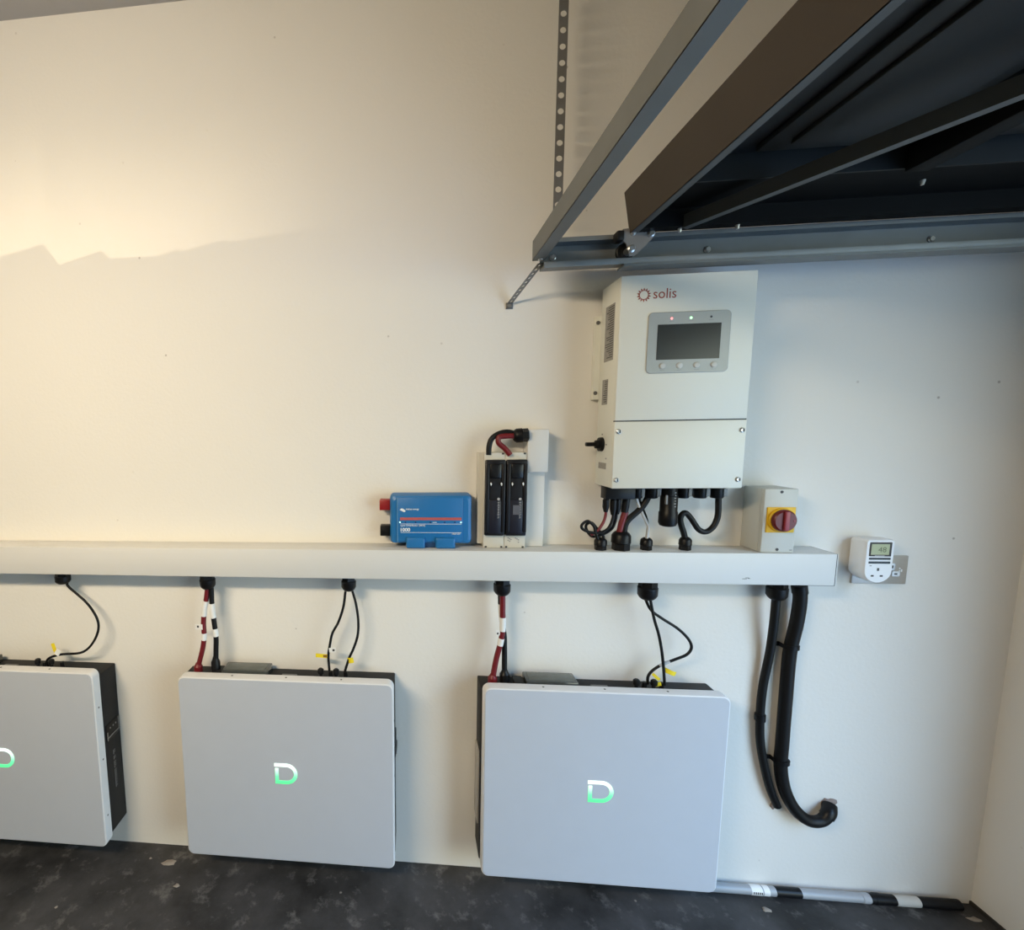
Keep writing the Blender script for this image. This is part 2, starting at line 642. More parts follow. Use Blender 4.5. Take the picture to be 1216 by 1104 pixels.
PATHS = {
    'data0': [(-1.171, -0.055, 1.018), (-1.165, -0.055, 1.003), (-1.1, -0.055, 0.942), (-1.069, -0.055, 0.877), (-1.088, -0.055, 0.816), (-1.137, -0.055, 0.77), (-1.218, -0.055, 0.759), (-1.266, -0.055, 0.743), (-1.28, -0.055, 0.715)],
    'red2': [(-0.669, -0.06, 1.01), (-0.676, -0.06, 0.97), (-0.684, -0.06, 0.938), (-0.69, -0.06, 0.889), (-0.69, -0.06, 0.847), (-0.697, -0.06, 0.802), (-0.714, -0.06, 0.744), (-0.718, -0.06, 0.717)],
    'blk2': [(-0.656, -0.06, 1.01), (-0.657, -0.06, 0.945), (-0.653, -0.06, 0.897), (-0.649, -0.06, 0.842), (-0.651, -0.06, 0.8), (-0.654, -0.06, 0.755), (-0.656, -0.06, 0.719)],
    'dat2a': [(-0.209, -0.055, 1.005), (-0.217, -0.055, 0.952), (-0.234, -0.055, 0.902), (-0.255, -0.055, 0.862), (-0.265, -0.055, 0.818), (-0.27, -0.055, 0.783), (-0.268, -0.055, 0.734)],
    'dat2b': [(-0.186, -0.055, 1.006), (-0.175, -0.055, 0.961), (-0.169, -0.055, 0.907), (-0.172, -0.055, 0.857), (-0.186, -0.055, 0.813), (-0.202, -0.055, 0.777), (-0.216, -0.055, 0.733)],
    'red3': [(0.284, -0.066, 1.012), (0.285, -0.066, 0.956), (0.286, -0.066, 0.893), (0.28, -0.066, 0.848), (0.268, -0.066, 0.795), (0.26, -0.066, 0.741), (0.259, -0.066, 0.716)],
    'blk3': [(0.281, -0.047, 1.006), (0.284, -0.046, 0.949), (0.291, -0.046, 0.894), (0.296, -0.047, 0.853), (0.297, -0.052, 0.758), (0.297, -0.056, 0.71)],
    'dat3a': [(0.707, -0.055, 1.003), (0.727, -0.055, 0.964), (0.76, -0.055, 0.938), (0.807, -0.055, 0.907), (0.839, -0.055, 0.875), (0.85, -0.055, 0.848), (0.838, -0.055, 0.825), (0.805, -0.055, 0.808), (0.768, -0.055, 0.79), (0.742, -0.055, 0.77), (0.73, -0.055, 0.75), (0.73, -0.055, 0.726)],
    'dat3b': [(0.718, -0.064, 1.006), (0.732, -0.067, 0.941), (0.747, -0.068, 0.893), (0.759, -0.068, 0.839), (0.768, -0.067, 0.781), (0.776, -0.062, 0.728)],
    'pvred': [(0.578, -0.07, 1.279), (0.577, -0.07, 1.256), (0.571, -0.07, 1.235), (0.557, -0.07, 1.212), (0.538, -0.07, 1.198)],
    'pvblk1': [(0.597, -0.075, 1.268), (0.596, -0.075, 1.248), (0.585, -0.075, 1.22), (0.562, -0.075, 1.206), (0.531, -0.075, 1.208), (0.511, -0.075, 1.218), (0.51, -0.075, 1.231), (0.526, -0.075, 1.241), (0.544, -0.075, 1.225), (0.549, -0.075, 1.206), (0.556, -0.075, 1.188), (0.563, -0.075, 1.181)],
    'pvblk2': [(0.611, -0.062, 1.266), (0.609, -0.062, 1.241), (0.599, -0.062, 1.215), (0.571, -0.062, 1.197), (0.545, -0.062, 1.192), (0.529, -0.062, 1.21), (0.526, -0.062, 1.227), (0.541, -0.062, 1.234), (0.558, -0.062, 1.215), (0.576, -0.062, 1.194), (0.572, -0.062, 1.178)],
    'batred': [(0.635, -0.066, 1.269), (0.63, -0.066, 1.251), (0.625, -0.066, 1.232), (0.62, -0.066, 1.205)],
    'batblk': [(0.696, -0.066, 1.312), (0.688, -0.066, 1.294), (0.674, -0.066, 1.274), (0.646, -0.066, 1.246), (0.636, -0.066, 1.228), (0.633, -0.066, 1.205)],
    'comgrey': [(0.662, -0.068, 1.31), (0.667, -0.068, 1.294), (0.683, -0.068, 1.26), (0.697, -0.068, 1.231), (0.7, -0.068, 1.219), (0.698, -0.068, 1.187)],
    'comblk': [(0.674, -0.06, 1.309), (0.682, -0.06, 1.286), (0.696, -0.06, 1.252), (0.702, -0.06, 1.229), (0.702, -0.06, 1.215), (0.7, -0.06, 1.185)],
    'acflex': [(0.809, -0.06, 1.184), (0.804, -0.06, 1.204), (0.797, -0.06, 1.223), (0.792, -0.06, 1.245), (0.797, -0.06, 1.26), (0.807, -0.06, 1.263), (0.821, -0.06, 1.248), (0.833, -0.06, 1.23), (0.846, -0.06, 1.213), (0.863, -0.06, 1.207), (0.878, -0.06, 1.215), (0.889, -0.06, 1.232), (0.895, -0.06, 1.259), (0.893, -0.06, 1.309)],
    'swa': [(1.083, -0.045, 1.01), (1.089, -0.036, 0.923), (1.093, -0.024, 0.824), (1.086, -0.018, 0.711), (1.087, -0.016, 0.613), (1.094, -0.016, 0.528), (1.114, -0.016, 0.437), (1.138, -0.014, 0.362), (1.165, -0.010, 0.305)],
    'conduit': [(1.146, -0.04, 1.045), (1.155, -0.036, 0.998), (1.156, -0.03, 0.922), (1.151, -0.022, 0.825), (1.152, -0.021, 0.674), (1.154, -0.021, 0.535), (1.156, -0.021, 0.449), (1.172, -0.024, 0.372), (1.204, -0.028, 0.311), (1.244, -0.03, 0.278), (1.281, -0.03, 0.28), (1.303, -0.026, 0.304), (1.318, -0.008, 0.317)],
    'fblk': [(0.237, -0.055, 1.44), (0.238, -0.055, 1.466), (0.245, -0.055, 1.488), (0.265, -0.055, 1.503), (0.29, -0.055, 1.508), (0.319, -0.055, 1.502), (0.339, -0.055, 1.499)],
    'fred': [(0.299, -0.062, 1.44), (0.284, -0.062, 1.458), (0.265, -0.062, 1.476), (0.266, -0.062, 1.493), (0.288, -0.062, 1.496), (0.318, -0.062, 1.496), (0.337, -0.062, 1.496)],
}


# ------------------------------------------------------------------ batteries
BW, BZ0, BZ1 = 0.707, 0.0905, 0.7275


def make_battery(x0):
    b = thing('wall_battery', '', 'battery', (x0, 0, BZ0))
    # dark case
    body = MB()
    body.box(x0 - .004, x0 + BW + .001, -0.092, -0.0005, 0.118, 0.708, bev=0.004)
    body = body.build('body', DARK, b)
    # white front cover with a rim
    cv = slab(x0, x0 + BW, BZ0, BZ1 + .004, -0.092, -0.1262, 0.022, 0.005).build('cover_rim', RIM, b)
    slab(x0 + .0042, x0 + BW - .0042, BZ0 + .0042, BZ1 - .0002, -0.125, -0.1272, 0.019, 0.001).build('front_panel', COVER, b)
    for z in (0.60, 0.41, 0.20):
        MB().lathe((x0 + BW - .0003, -0.108, z), (1, 0, 0), [(0, .0032), (.0012, .0032)], 10).build('cover_screw', DSTEEL, cv)
    for x in (0.18, 0.36, 0.54):
        MB().lathe((x0 + x, -0.108, BZ1 + .0037), (0, 0, 1), [(0, .0032), (.0012, .0032)], 10).build('cover_screw', DSTEEL, cv)
    # glowing letter-like emblem: top bar, bowl and stem with a gap at the upper left
    lx, lz, w, h, th = x0 + .3155, 0.3735, .076, .0715, .0112
    R = h / 2
    cxx, czz = lx + w - R, lz + R
    outer = [(cxx + R * math.cos(a), czz + R * math.sin(a)) for a in [math.radians(90 - 180 * i / 20) for i in range(21)]]
    ri = R - th
    inner = [(cxx + ri * math.cos(a), czz + ri * math.sin(a)) for a in [math.radians(-90 + 180 * i / 20) for i in range(21)]]
    pts = [(lx, lz + h)] + outer + [(lx + .002, lz), (lx + .002, lz + h - th - .006), (lx + .002 + th, lz + h - th - .006), (lx + .002 + th, lz + th)] + inner + [(lx, lz + h - th)]
    m = MB()
    vs0 = [m.bm.verts.new((x, -0.1283, z)) for x, z in pts]
    vs1 = [m.bm.verts.new((x, -0.1265, z)) for x, z in pts]
    n = len(pts)
    f = m.bm.faces.new(vs0)
    for i in range(n):
        m.bm.faces.new((vs0[i], vs0[(i + 1) % n], vs1[(i + 1) % n], vs1[i]))
    f.normal_update()
    bmesh.ops.triangulate(m.bm, faces=[f])
    lo = m.build('emblem', LOGO, b, smooth=False)
    lo['label'] = 'glowing white to green D shaped emblem'
    # breaker lid, ports and knobs on the top
    lid = MB().box(x0 + .135, x0 + .292, -0.088, -0.022, 0.708, 0.738, bev=0.004).build('breaker_lid', GLASSY, b)
    MB().box(x0 + .146, x0 + .281, -0.080, -0.030, 0.7375, 0.7395, bev=0.0006).build('window', mat('lid_window', (0.10, 0.11, 0.10), 0.15, noise=.3, nscale=25), lid)
    MB().box(x0 + .100, x0 + .131, -0.085, -0.035, 0.708, 0.7295, bev=0.003).build('terminal_block', DARK, b)
    MB().box(x0 + .335, x0 + .385, -0.082, -0.060, 0.708, 0.7205, bev=0.001).build('port_plate', DSTEEL, b)
    for x in (.467, .518):
        k = MB()
        k.lathe((x0 + x, -0.070, 0.708), (0, 0, 1), [(0, .006), (.022, .006), (.024, .010), (.036, .010), (.040, .006)], 14)
        k.lathe((x0 + x - .009, -0.070, 0.737), (1, 0, 0), [(0, .005), (.018, .005)], 10)
        k.build('port_cap', BLACK, b)
    for x in (.497, .547):
        MB().lathe((x0 + x, -0.057, 0.707), (0, 0, 1), [(0, .009), (.010, .009), (.011, .0075), (.026, .0065)], 14).build('socket', BLACK, b)
    # carrying handle on the right flank
    h_ = MB()
    h_.box(x0 + BW + .0005, x0 + BW + .0035, -0.084, -0.008, 0.455, 0.515, bev=.001)
    h_ = h_.build('handle_plate', BLACK, b)
    m = MB()
    m.tube(spline([(x0 + BW + .003, -.080, .466), (x0 + BW + .0055, -.077, .468), (x0 + BW + .006, -.045, .47), (x0 + BW + .0055, -.013, .468), (x0 + BW + .003, -.010, .466)], 5), .0022, 8)
    m.box(x0 + BW + .003, x0 + BW + .0045, -.081, -.076, .458, .488)
    m.box(x0 + BW + .003, x0 + BW + .0045, -.016, -.011, .470, .512)
    m.build('handle_bar', STRAPST, h_)
    for yy in (-.062, -.045, -.03):
        MB().lathe((x0 + BW + .0032, yy, .497), (1, 0, 0), [(0, .003), (.0015, .003)], 8).build('handle_screw', STRAPST, h_)
    # printed lettering running down the right flank (too small to read)
    random.seed(3)
    m = MB()
    z = 0.405
    while z > 0.265:
        l = random.uniform(.004, .009)
        yy = -.046
        m.box(x0 + BW + .0008, x0 + BW + .0015, yy - .006, yy - .004, z - l, z)
        m.box(x0 + BW + .0008, x0 + BW + .0015, yy - .003 + random.uniform(-.002, .002), yy + .005, z - .002, z - .0005)
        z -= l + random.choice((.002, .002, .008))
    m.build('side_print', mat('grey_print', (.28, .28, .28), .6), b)
    # pale carrying plate on the left flank
    m = MB()
    m.box(x0 - .010, x0 - .004, -.080, -.016, .235, .49, bev=.002)
    m.build('side_plate', mat('side_plate_grey', (.42, .40, .37), .5), b)
    return b


bat = make_battery(-1.763)
bat['label'] = 'white fronted wall battery cut off by the left edge of the photo'
bat['group'] = 'wall batteries'
b2 = copy_tree(bat)
b2.location = (-0.761, 0, BZ0)
b2['label'] = 'white fronted wall battery in the middle of the row of three'
b3 = copy_tree(bat)
b3.location = (0.223, 0, BZ0)
b3['label'] = 'white fronted wall battery on the right, below the inverter and beside the black conduits'


# ------------------------------------------------------------------ glands and cables
def gland(x, y, z, d, r, h, label, group, name='cable_gland', axis=None):
    """black cable gland; d = +1 stands on z, -1 hangs under z"""
    ax = axis or (0, 0, d)
    g = thing(name, label, 'cable gland', (x, y, z), group)
    MB().lathe((x, y, z), ax, [(-.0006, r * .92), (h * .38, r * .92)], hexa=True).build('locknut', BLACK, g, smooth=False)
    MB().lathe((x, y, z), ax, [(h * .34, r * .80), (h * .40, r), (h * .78, r * .98), (h * .92, r * .80), (h, r * .60), (h * .92, r * .42)], 18).build('dome_nut', BLACK, g)
    return g


UG = 'cable glands under the trunking'
ZU = 1.061
gland(-1.185, -.055, ZU, -1, .025, .045, 'black cable gland under the trunking, leftmost, above the cut-off battery', UG)
gland(-0.668, -.060, ZU, -1, .026, .052, 'black cable gland under the trunking where the first red and black pair comes out', UG)
gland(-0.198, -.055, ZU, -1, .024, .052, 'black cable gland under the trunking with two thin cables to the middle battery', UG)
gland(0.283, -.060, ZU, -1, .026, .056, 'black cable gland under the trunking feeding the red and black cables of the right battery', UG)
gland(0.713, -.058, ZU, -1, .028, .062, 'black cable gland under the trunking with two crossing thin cables to the right battery', UG)
gland(1.083, -.045, ZU, -1, .027, .060, 'black cable gland under the trunking holding the thinner black conduit', UG)
TG = 'cable glands on top of the trunking'
ZT = 1.153
gland(0.567, -.068, ZT, 1, .018, .036, 'small black cable gland on the trunking under the looped thin cables, leftmost', TG)
gland(0.626, -.066, ZT, 1, .027, .056, 'largest black cable gland on the trunking, under the thick red and black cables', TG)
gland(0.699, -.064, ZT, 1, .017, .036, 'small black cable gland on the trunking taking the grey cable', TG)
gland(0.810, -.060, ZT, 1, .017, .038, 'small black cable gland on the trunking with the S-shaped black cable', TG)


def cable(name, label, cat, key, r, material, group=None, ends=True):
    pts = spline(PATHS[key])
    c = thing(name, label, cat, PATHS[key][-1], group)
    MB().tube(pts, r, 12).build('sheath', material, c)
    return c, pts


def cut(pts, a, b):
    L = [0]
    for i in range(1, len(pts)):
        L.append(L[-1] + (pts[i] - pts[i - 1]).length)
    T = L[-1]
    sel = [p for p, l in zip(pts, L) if a * T <= l <= b * T]

    def ip(f):
        d = f * T
        for i in range(1, len(pts)):
            if L[i] >= d:
                k = (d - L[i - 1]) / max(1e-9, L[i] - L[i - 1])
                return pts[i - 1].lerp(pts[i], k)
        return pts[-1]
    return [ip(a)] + [p for p in sel if (p - ip(a)).length > 1e-4 and (p - ip(b)).length > 1e-4] + [ip(b)]


def sleeve(c, pts, a, b, r, material=TAGW, name='label_sleeve'):
    return MB().tube(cut(pts, a, b), r, 12).build(name, material, c)


def boot(c, x, y, z0, z1, r, material):
    return MB().lathe((x, y, z0), (0, 0, 1), [(0, r), ((z1 - z0) * .72, r), ((z1 - z0) * .86, r * .7), ((z1 - z0), r * .55)], 14).build('lug_boot', material, c)


def flag(c, x0, x1, z0, z1, y, ang, material, name='flag_tag', curl=0.0):
    """thin printed flag wrapped on a cable"""
    m = MB()
    n = 6
    rings = []
    for i in range(n + 1):
        f = i / n
        x = x0 + (x1 - x0) * f
        yy = y - curl * math.sin(f * 2.4)
        rings.append([(x, yy - .0006, z0), (x, yy + .0006, z0), (x, yy + .0006, z1), (x, yy - .0006, z1)])
    m.loft(rings)
    mid = Vector(((x0 + x1) / 2, y, (z0 + z1) / 2))
    bmesh.ops.rotate(m.bm, verts=m.bm.verts, cent=mid, matrix=Matrix.Rotation(ang, 3, 'Y'))
    return m.build(name, material, c)


PG = 'battery power cables'
DG = 'battery data cables'
c, p = cable('power_cable', 'red power cable with white markers going to the middle battery', 'cable', 'red2', .0085, REDC, PG)
sleeve(c, p, .15, .33, .0092)
sleeve(c, p, .53, .61, .0092)
fl = flag(c, -.716, -.690, .869, .887, -.068, 0.0, TAGW)
MB().box(-.709, -.703, -.0695, -.0685, .876, .883).build('tag_print', INK, fl)
boot(c, -.717, -.060, .708, .748, .0145, REDC)
c, p = cable('power_cable', 'black power cable with white markers going to the middle battery', 'cable', 'blk2', .0085, RUBBER, PG)
sleeve(c, p, .18, .35, .0092)
sleeve(c, p, .48, .57, .0092)
boot(c, -.655, -.060, .708, .772, .0150, BLACK)
c, p = cable('power_cable', 'red power cable with white markers going to the right battery', 'cable', 'red3', .0088, REDC, PG)
sleeve(c, p, .26, .41, .0096)
sleeve(c, p, .49, .57, .0096)
fl = flag(c, .266, .281, .877, .893, -.070, 0.0, TAGW)
MB().box(.268, .273, -.0715, -.0705, .880, .886).build('tag_print', INK, fl)
boot(c, .258, -.066, .708, .746, .0145, REDC)
c, p = cable('power_cable', 'black power cable partly hidden behind the red one at the right battery', 'cable', 'blk3', .0085, RUBBER, PG)
sleeve(c, p, .12, .30, .0092)
boot(c, .297, -.056, .708, .758, .0155, BLACK)

c, p = cable('data_cable', 'thin black data cable looping down to the cut-off left battery', 'cable', 'data0', .0042, RUBBER, DG)
flag(c, -1.246, -1.233, .752, .800, -.056, -.25, TAGY)
flag(c, -1.234, -1.216, .758, .780, -.062, .6, TAGW)
MB().lathe((-1.281, -.057, .7075), (0, 0, 1), [(0, .009), (.012, .0085), (.022, .006)], 12).build('plug', BLACK, c)
c, p = cable('data_cable', 'thin black data cable with yellow and white flags on the middle battery', 'cable', 'dat2a', .0042, RUBBER, DG)
fl = flag(c, -.312, -.268, .778, .791, -.056, .06, TAGY)
MB().box(-.287, -.275, -.0575, -.0565, .7805, .788).build('tag_print', mat('brown_print', (.25, .12, .02), .6), fl)
fl = flag(c, -.266, -.244, .800, .815, -.060, -.1, TAGW)
MB().box(-.255, -.248, -.0615, -.0605, .804, .811).build('tag_print', INK, fl)
c, p = cable('data_cable', 'thin black data cable with only a yellow flag on the middle battery', 'cable', 'dat2b', .0042, RUBBER, DG)
flag(c, -.206, -.186, .765, .783, -.056, -.2, TAGY, curl=.006)
c, p = cable('data_cable', 'thin black data cable making a wide loop to the right battery', 'cable', 'dat3a', .0042, RUBBER, DG)
sleeve(c, p, .74, .82, .0048, GREYC)
flag(c, .738, .764, .748, .757, -.058, .7, TAGY, curl=.006)
flag(c, .742, .764, .725, .737, -.066, -.25, TAGY)
c, p = cable('data_cable', 'thin black data cable hanging nearly straight to the right battery', 'cable', 'dat3b', .0042, RUBBER, DG)
flag(c, .770, .802, .767, .781, -.064, .35, TAGY, curl=.010)

# ------------------------------------------------------------------ inverter
IX0, IX1, IY, IZ0, IZ1, ISEAM = .560, .898, -.150, 1.347, 1.915, 1.533
iv = thing('hybrid_inverter', 'tall white solar inverter with a dark screen mounted above the right end of the trunking', 'inverter', (.729, 0, IZ0))
bd = MB().box(IX0, IX1, -.138, -.020, IZ0, IZ1, bev=.003).build('housing', INVW, iv)
MB().box(IX0, IX1, IY, -.1375, ISEAM + .0012, IZ1, bev=.003).build('front_cover', INVW, iv)
lc = MB().box(IX0, IX1, IY, -.1375, IZ0, ISEAM - .0012, bev=.002).build('wiring_cover', INVW, iv)
MB().box(IX0 + .001, IX1 - .001, -.1485, -.137, ISEAM - .002, ISEAM + .002).build('seam', INK, iv)
for x, z in ((.571, 1.505), (.887, 1.504), (.571, 1.371), (.886, 1.371)):
    s = MB()
    s.lathe((x, IY + .0003, z), (0, -1, 0), [(0, .0068), (.002, .0068), (.0035, .004)], 14)
    s = s.build('cover_screw', BRIGHT, lc)
    MB().box(x + .001, x + .004, IY - .0042, IY - .003, z - .004, z + .004).build('slot', INK, lc)
# wall bracket seen along the left
m = MB()
m.box(.545, .62, -.021, -.0005, 1.60, 1.84, bev=.001)
m = m.build('wall_bracket', INVW, iv)
for z in (1.822, 1.619):
    MB().lathe((.551, -.0213, z), (0, -1, 0), [(0, .006), (.003, .005)], 10).build('bracket_screw', DSTEEL, m)
MB().box(.60, .86, -.021, -.0005, 1.40, 1.60).build('back_plate', INVW, iv)
# display
dp = slab(.633, .8385, 1.659, 1.8175, IY + .001, IY - .003, .012, .0012).build('display_panel', SILVER, iv)
MB().box(.657, .815, IY - .0036, IY - .0025, 1.694, 1.7855).build('screen', SCREEN, dp)
MB().lathe((.691, IY - .0028, 1.8005), (0, -1, 0), [(0, .0032), (.0012, .0025)], 10).build('indicator_red', LEDR, dp)
MB().lathe((.739, IY - .0028, 1.8005), (0, -1, 0), [(0, .0036), (.0012, .0028)], 10).build('indicator_green', LEDG, dp)
MB().lathe((.789, IY - .0028, 1.8015), (0, -1, 0), [(0, .0032), (.0012, .0025)], 10).build('indicator_unlit', INK, dp)
for x in (.691, .739, .789):
    MB().box(x - .006, x + .006, IY - .0034, IY - .0026, 1.7925, 1.7938).build('caption', mat('grey_print', (.28, .28, .28), .6), dp)
for x in (.674, .717, .760, .803):
    MB().lathe((x, IY - .0026, 1.678), (0, -1, 0), [(0, .0080), (.002, .0080), (.0035, .0065), (.004, .003)], 18).build('button', mat('button_grey', (.55, .56, .54), .4), dp)
    MB().box(x - .006, x + .006, IY - .0034, IY - .0026, 1.6655, 1.667).build('caption', mat('grey_print', (.28, .28, .28), .6), dp)
# sun emblem and name
m = MB()
cx_, cz_ = .619, 1.864
n = 28
ro, ri = .0122, .0106
rg = [[(cx_ + r_ * math.cos(2 * math.pi * i / n), yy, cz_ + r_ * math.sin(2 * math.pi * i / n)) for r_, yy in ((ri, IY), (ro, IY), (ro, IY - .0008), (ri, IY - .0008))] for i in range(n)]
m.loft(rg, closed=True)
for i in range(14):
    a = 2 * math.pi * (i + .5) / 14
    ca, sa = math.cos(a), math.sin(a)
    pts = [(cx_ + ca * .0128 - sa * .0022, cz_ + sa * .0128 + ca * .0022), (cx_ + ca * .0128 + sa * .0022, cz_ + sa * .0128 - ca * .0022), (cx_ + ca * .0185, cz_ + sa * .0185)]
    m.poly_y(pts, IY, IY - .0008)
m.build('sun_emblem', REDLOGO, iv)
text_front('brand_lettering', 'solis', .6425, 1.8535, IY - .0006, .0575, REDLOGO, iv, height=.0255)
# stickers and DC switch on the left flank
random.seed(11)
for (y0, y1, z0, z1) in ((-.118, -.055, 1.703, 1.856), (-.091, -.052, 1.582, 1.653), (-.102, -.047, 1.397, 1.415)):
    st = MB().box(IX0 - .0008, IX0 + .0005, y0, y1, z0, z1).build('rating_sticker', STICKER, iv)
    m = MB()
    z = z1 - .006
    while z > z0 + .006 and z1 - z0 > .03:
        m.box(IX0 - .0013, IX0 - .0006, y0 + .004, y0 + .004 + random.uniform(.4, .95) * (y1 - y0 - .008), z - .0022, z)
        z -= .0062
    if z1 - z0 > .03:
        m.build('small_print', INK, st)
sw = MB()
sw.lathe((IX0 + .0005, -.066, 1.468), (-1, 0, 0), [(0, .021), (.010, .020), (.011, .013), (.020, .012), (.022, .008)], 20)
sw = sw.build('rotary_switch', BLACK, iv)
MB().box(IX0 - .046, IX0 - .018, -.075, -.057, 1.4625, 1.4745, bev=.003).build('grip', BLACK, sw)
for y_, z_ in ((-.066, 1.497), (-.098, 1.468), (-.1, 1.428)):
    MB().box(IX0 - .0009, IX0 + .0004, y_ - .004, y_ + .004, z_ - .002, z_ + .002).build('switch_mark', mat('grey_print', (.28, .28, .28), .6), iv)
# connectors underneath (fixed to the inverter)
MB().box(.566, .648, -.095, -.055, 1.309, 1.3475, bev=.002).build('terminal_strip', BLACK, iv)
for x, r in ((.662, .018), (.703, .020), (.790, .0185), (.836, .0205), (.882, .0205)):
    m = MB()
    m.lathe((x, -.070, IZ0 + .0005), (0, 0, -1), [(0, r), (.010, r), (.011, r * .93), (.032, r * .93), (.038, r * .75), (.039, r * .5)], 12)
    m.build('cable_entry', BLACK, iv)
    MB().box(x + r * .35, x + r * .8, -.070 - r * 1.0, -.070 - r * .6, 1.316, 1.338).build('entry_mark', mat('entry_grey', (.22, .22, .22), .5), iv)

dg = thing('data_logger', 'black stick data logger plugged in under the inverter, hanging like a bottle', 'data logger', (.745, -.085, 1.228))
MB().lathe((.745, -.085, 1.3475), (0, 0, -1), [(0, .020), (.028, .0205), (.03, .0225), (.074, .0225), (.078, .0245), (.108, .0245), (.116, .021), (.119, .014)], 22).build('shell', BLACK, dg)
MB().box(.727, .7315, -.106, -.100, 1.296, 1.322).build('white_mark', mat('entry_grey', (.22, .22, .22), .5), dg)
m = MB()
for k in range(6):
    m.box(.748 + .0015 * (k % 2), .753, -.1082, -.1072, 1.328 - k * .008, 1.331 - k * .008)
m.build('print', mat('grey_print', (.28, .28, .28), .6), dg)

IG = 'cables between the inverter and the trunking'


def mc4(c, x, y, z0, z1, r=.0095):
    MB().lathe((x, y, z1), (0, 0, -1), [(0, r * .8), (.012, r * .8), (.014, r), ((z1 - z0) * .7, r), (z1 - z0, r * .6)], 12).build('plug', BLACK, c)


c, p = cable('solar_cable', 'thin red solar cable curling left under the inverter', 'cable', 'pvred', .0042, REDC, IG)
mc4(c, .577, -.070, 1.268, 1.318)
c, p = cable('solar_cable', 'thin black solar cable forming the outer loop left of the inverter glands', 'cable', 'pvblk1', .0042, RUBBER, IG)
mc4(c, .596, -.075, 1.260, 1.318)
c, p = cable('solar_cable', 'thin black solar cable forming the inner loop under the inverter', 'cable', 'pvblk2', .0042, RUBBER, IG)
mc4(c, .613, -.062, 1.260, 1.318)
c, p = cable('inverter_battery_cable', 'thick red cable under the inverter going into the largest gland', 'cable', 'batred', .0088, REDC, IG)
MB().lathe((.637, -.066, 1.318), (-.1, 0, -1), [(0, .010), (.035, .011), (.052, .0095)], 14).build('plug', BLACK, c)
c, p = cable('inverter_battery_cable', 'thick black cable slanting from the inverter into the largest gland', 'cable', 'batblk', .0088, RUBBER, IG)
c, p = cable('signal_cable', 'grey signal cable between inverter and small gland', 'cable', 'comgrey', .0040, GREYC, IG)
c, p = cable('signal_cable', 'thin black signal cable beside the grey one under the inverter', 'cable', 'comblk', .0032, RUBBER, IG)
c, p = cable('mains_cable', 'black S-shaped mains cable from the last inverter entry to the trunking', 'cable', 'acflex', .0080, RUBBER, IG)

# ------------------------------------------------------------------ blue distributor


def bxx(u):
    return -.063 + (u - 228) * .000284


def bzz(v):
    return 1.320 - (v - 70) * .000283


YF = -.066
bl = thing('power_distributor', 'blue power distributor box with red and black terminals standing on the trunking', 'power distributor', (.063, -.03, 1.1535))
m = MB()
z0_, z1_ = 1.1655, 1.320
rings = []
for y, i in ((-.004, 0), (-.050, 0), (YF + .004, .004), (YF, .012)):
    rings.append([(x, y, z) for x, z in rrect(-.063 + i, .189 - i, z0_ + i, z1_ - i, .012, 5)])
m.loft(rings)
bc = m.build('case', BLUE, bl)
MB().box(bxx(312), bxx(1015), YF - .0035, YF + .001, bzz(585), bzz(100), bev=.002).build('lid', BLUE, bl)
YL = YF - .0036
MB().box(bxx(309), bxx(314), YL - .0004, YL + .004, bzz(590), bzz(98)).build('lid_edge', mat('light_blue', (.20, .42, .66), .5), bl)
for u0, u1 in ((405, 610), (722, 935)):
    MB().box(bxx(u0), bxx(u1), YF - .012, -.010, 1.1535, bzz(535), bev=.006, seg=3).build('cable_cover', BLUE, bl)
MB().box(bxx(610), bxx(722), YF + .004, -.012, 1.1540, bzz(590)).build('cover_bridge', BLUED, bl)
MB().box(bxx(340), bxx(1000), YL - .0005, YL + .0005, bzz(346), bzz(317)).build('red_stripe', REDLINE, bl)
MB().box(bxx(345), bxx(1000), YL - .0005, YL + .0005, bzz(391), bzz(387)).build('white_rule', PRINTW, bl)
MB().box(bxx(345), bxx(1000), YL - .0005, YL + .0005, bzz(486), bzz(482)).build('white_rule', PRINTW, bl)
for u in (338, 995):
    MB().lathe((bxx(u), YL + .0005, bzz(370)), (0, -1, 0), [(0, .0030), (.001, .0028)], 10).build('status_light', emit_mat('led_cyan', (.55, .95, 1.0), 1.0) if 'led_cyan' not in MATS else MATS['led_cyan'], bl)
for u in (398, 508, 667, 820, 930):
    MB().lathe((bxx(u), YL + .0005, bzz(370)), (0, -1, 0), [(0, .0028), (.001, .0028)], 10).build('fuse_light', BLUED, bl)
MB().box(bxx(690), bxx(735), YL - .0005, YL + .0005, bzz(373), bzz(368)).build('white_dash', PRINTW, bl)
for u in (267, 1066):
    MB().lathe((bxx(u), YF + .0045, bzz(372)), (0, -1, 0), [(0, .0046), (.0012, .0046)], 14).build('screw_recess', mat('screw_navy', (.004, .012, .06), .5), bl)
text_front('brand_lettering', 'victron energy', bxx(402), bzz(240), YL - .0006, (545 - 402) * .000284, PRINTW, bl, height=.0072, bold=.0015)
m = MB()
m.poly_y([(bxx(335), bzz(232)), (bxx(352), bzz(222)), (bxx(402), bzz(247)), (bxx(385), bzz(258))], YL - .0006, YL + .0003)
m.poly_y([(bxx(345), bzz(218)), (bxx(372), bzz(220)), (bxx(398), bzz(240)), (bxx(390), bzz(243))], YL - .0006, YL + .0003)
m.build('brand_emblem', PRINTW, bl)
text_front('model_lettering', 'Lynx Distributor (M10)', bxx(345), bzz(420), YL - .0006, (610 - 345) * .000284, PRINTW, bl, height=.0068, bold=.001)
text_front('rating_lettering', '1000', bxx(345), bzz(473), YL - .0006, (448 - 345) * .000284, PRINTW, bl, height=.0115, bold=.0025)
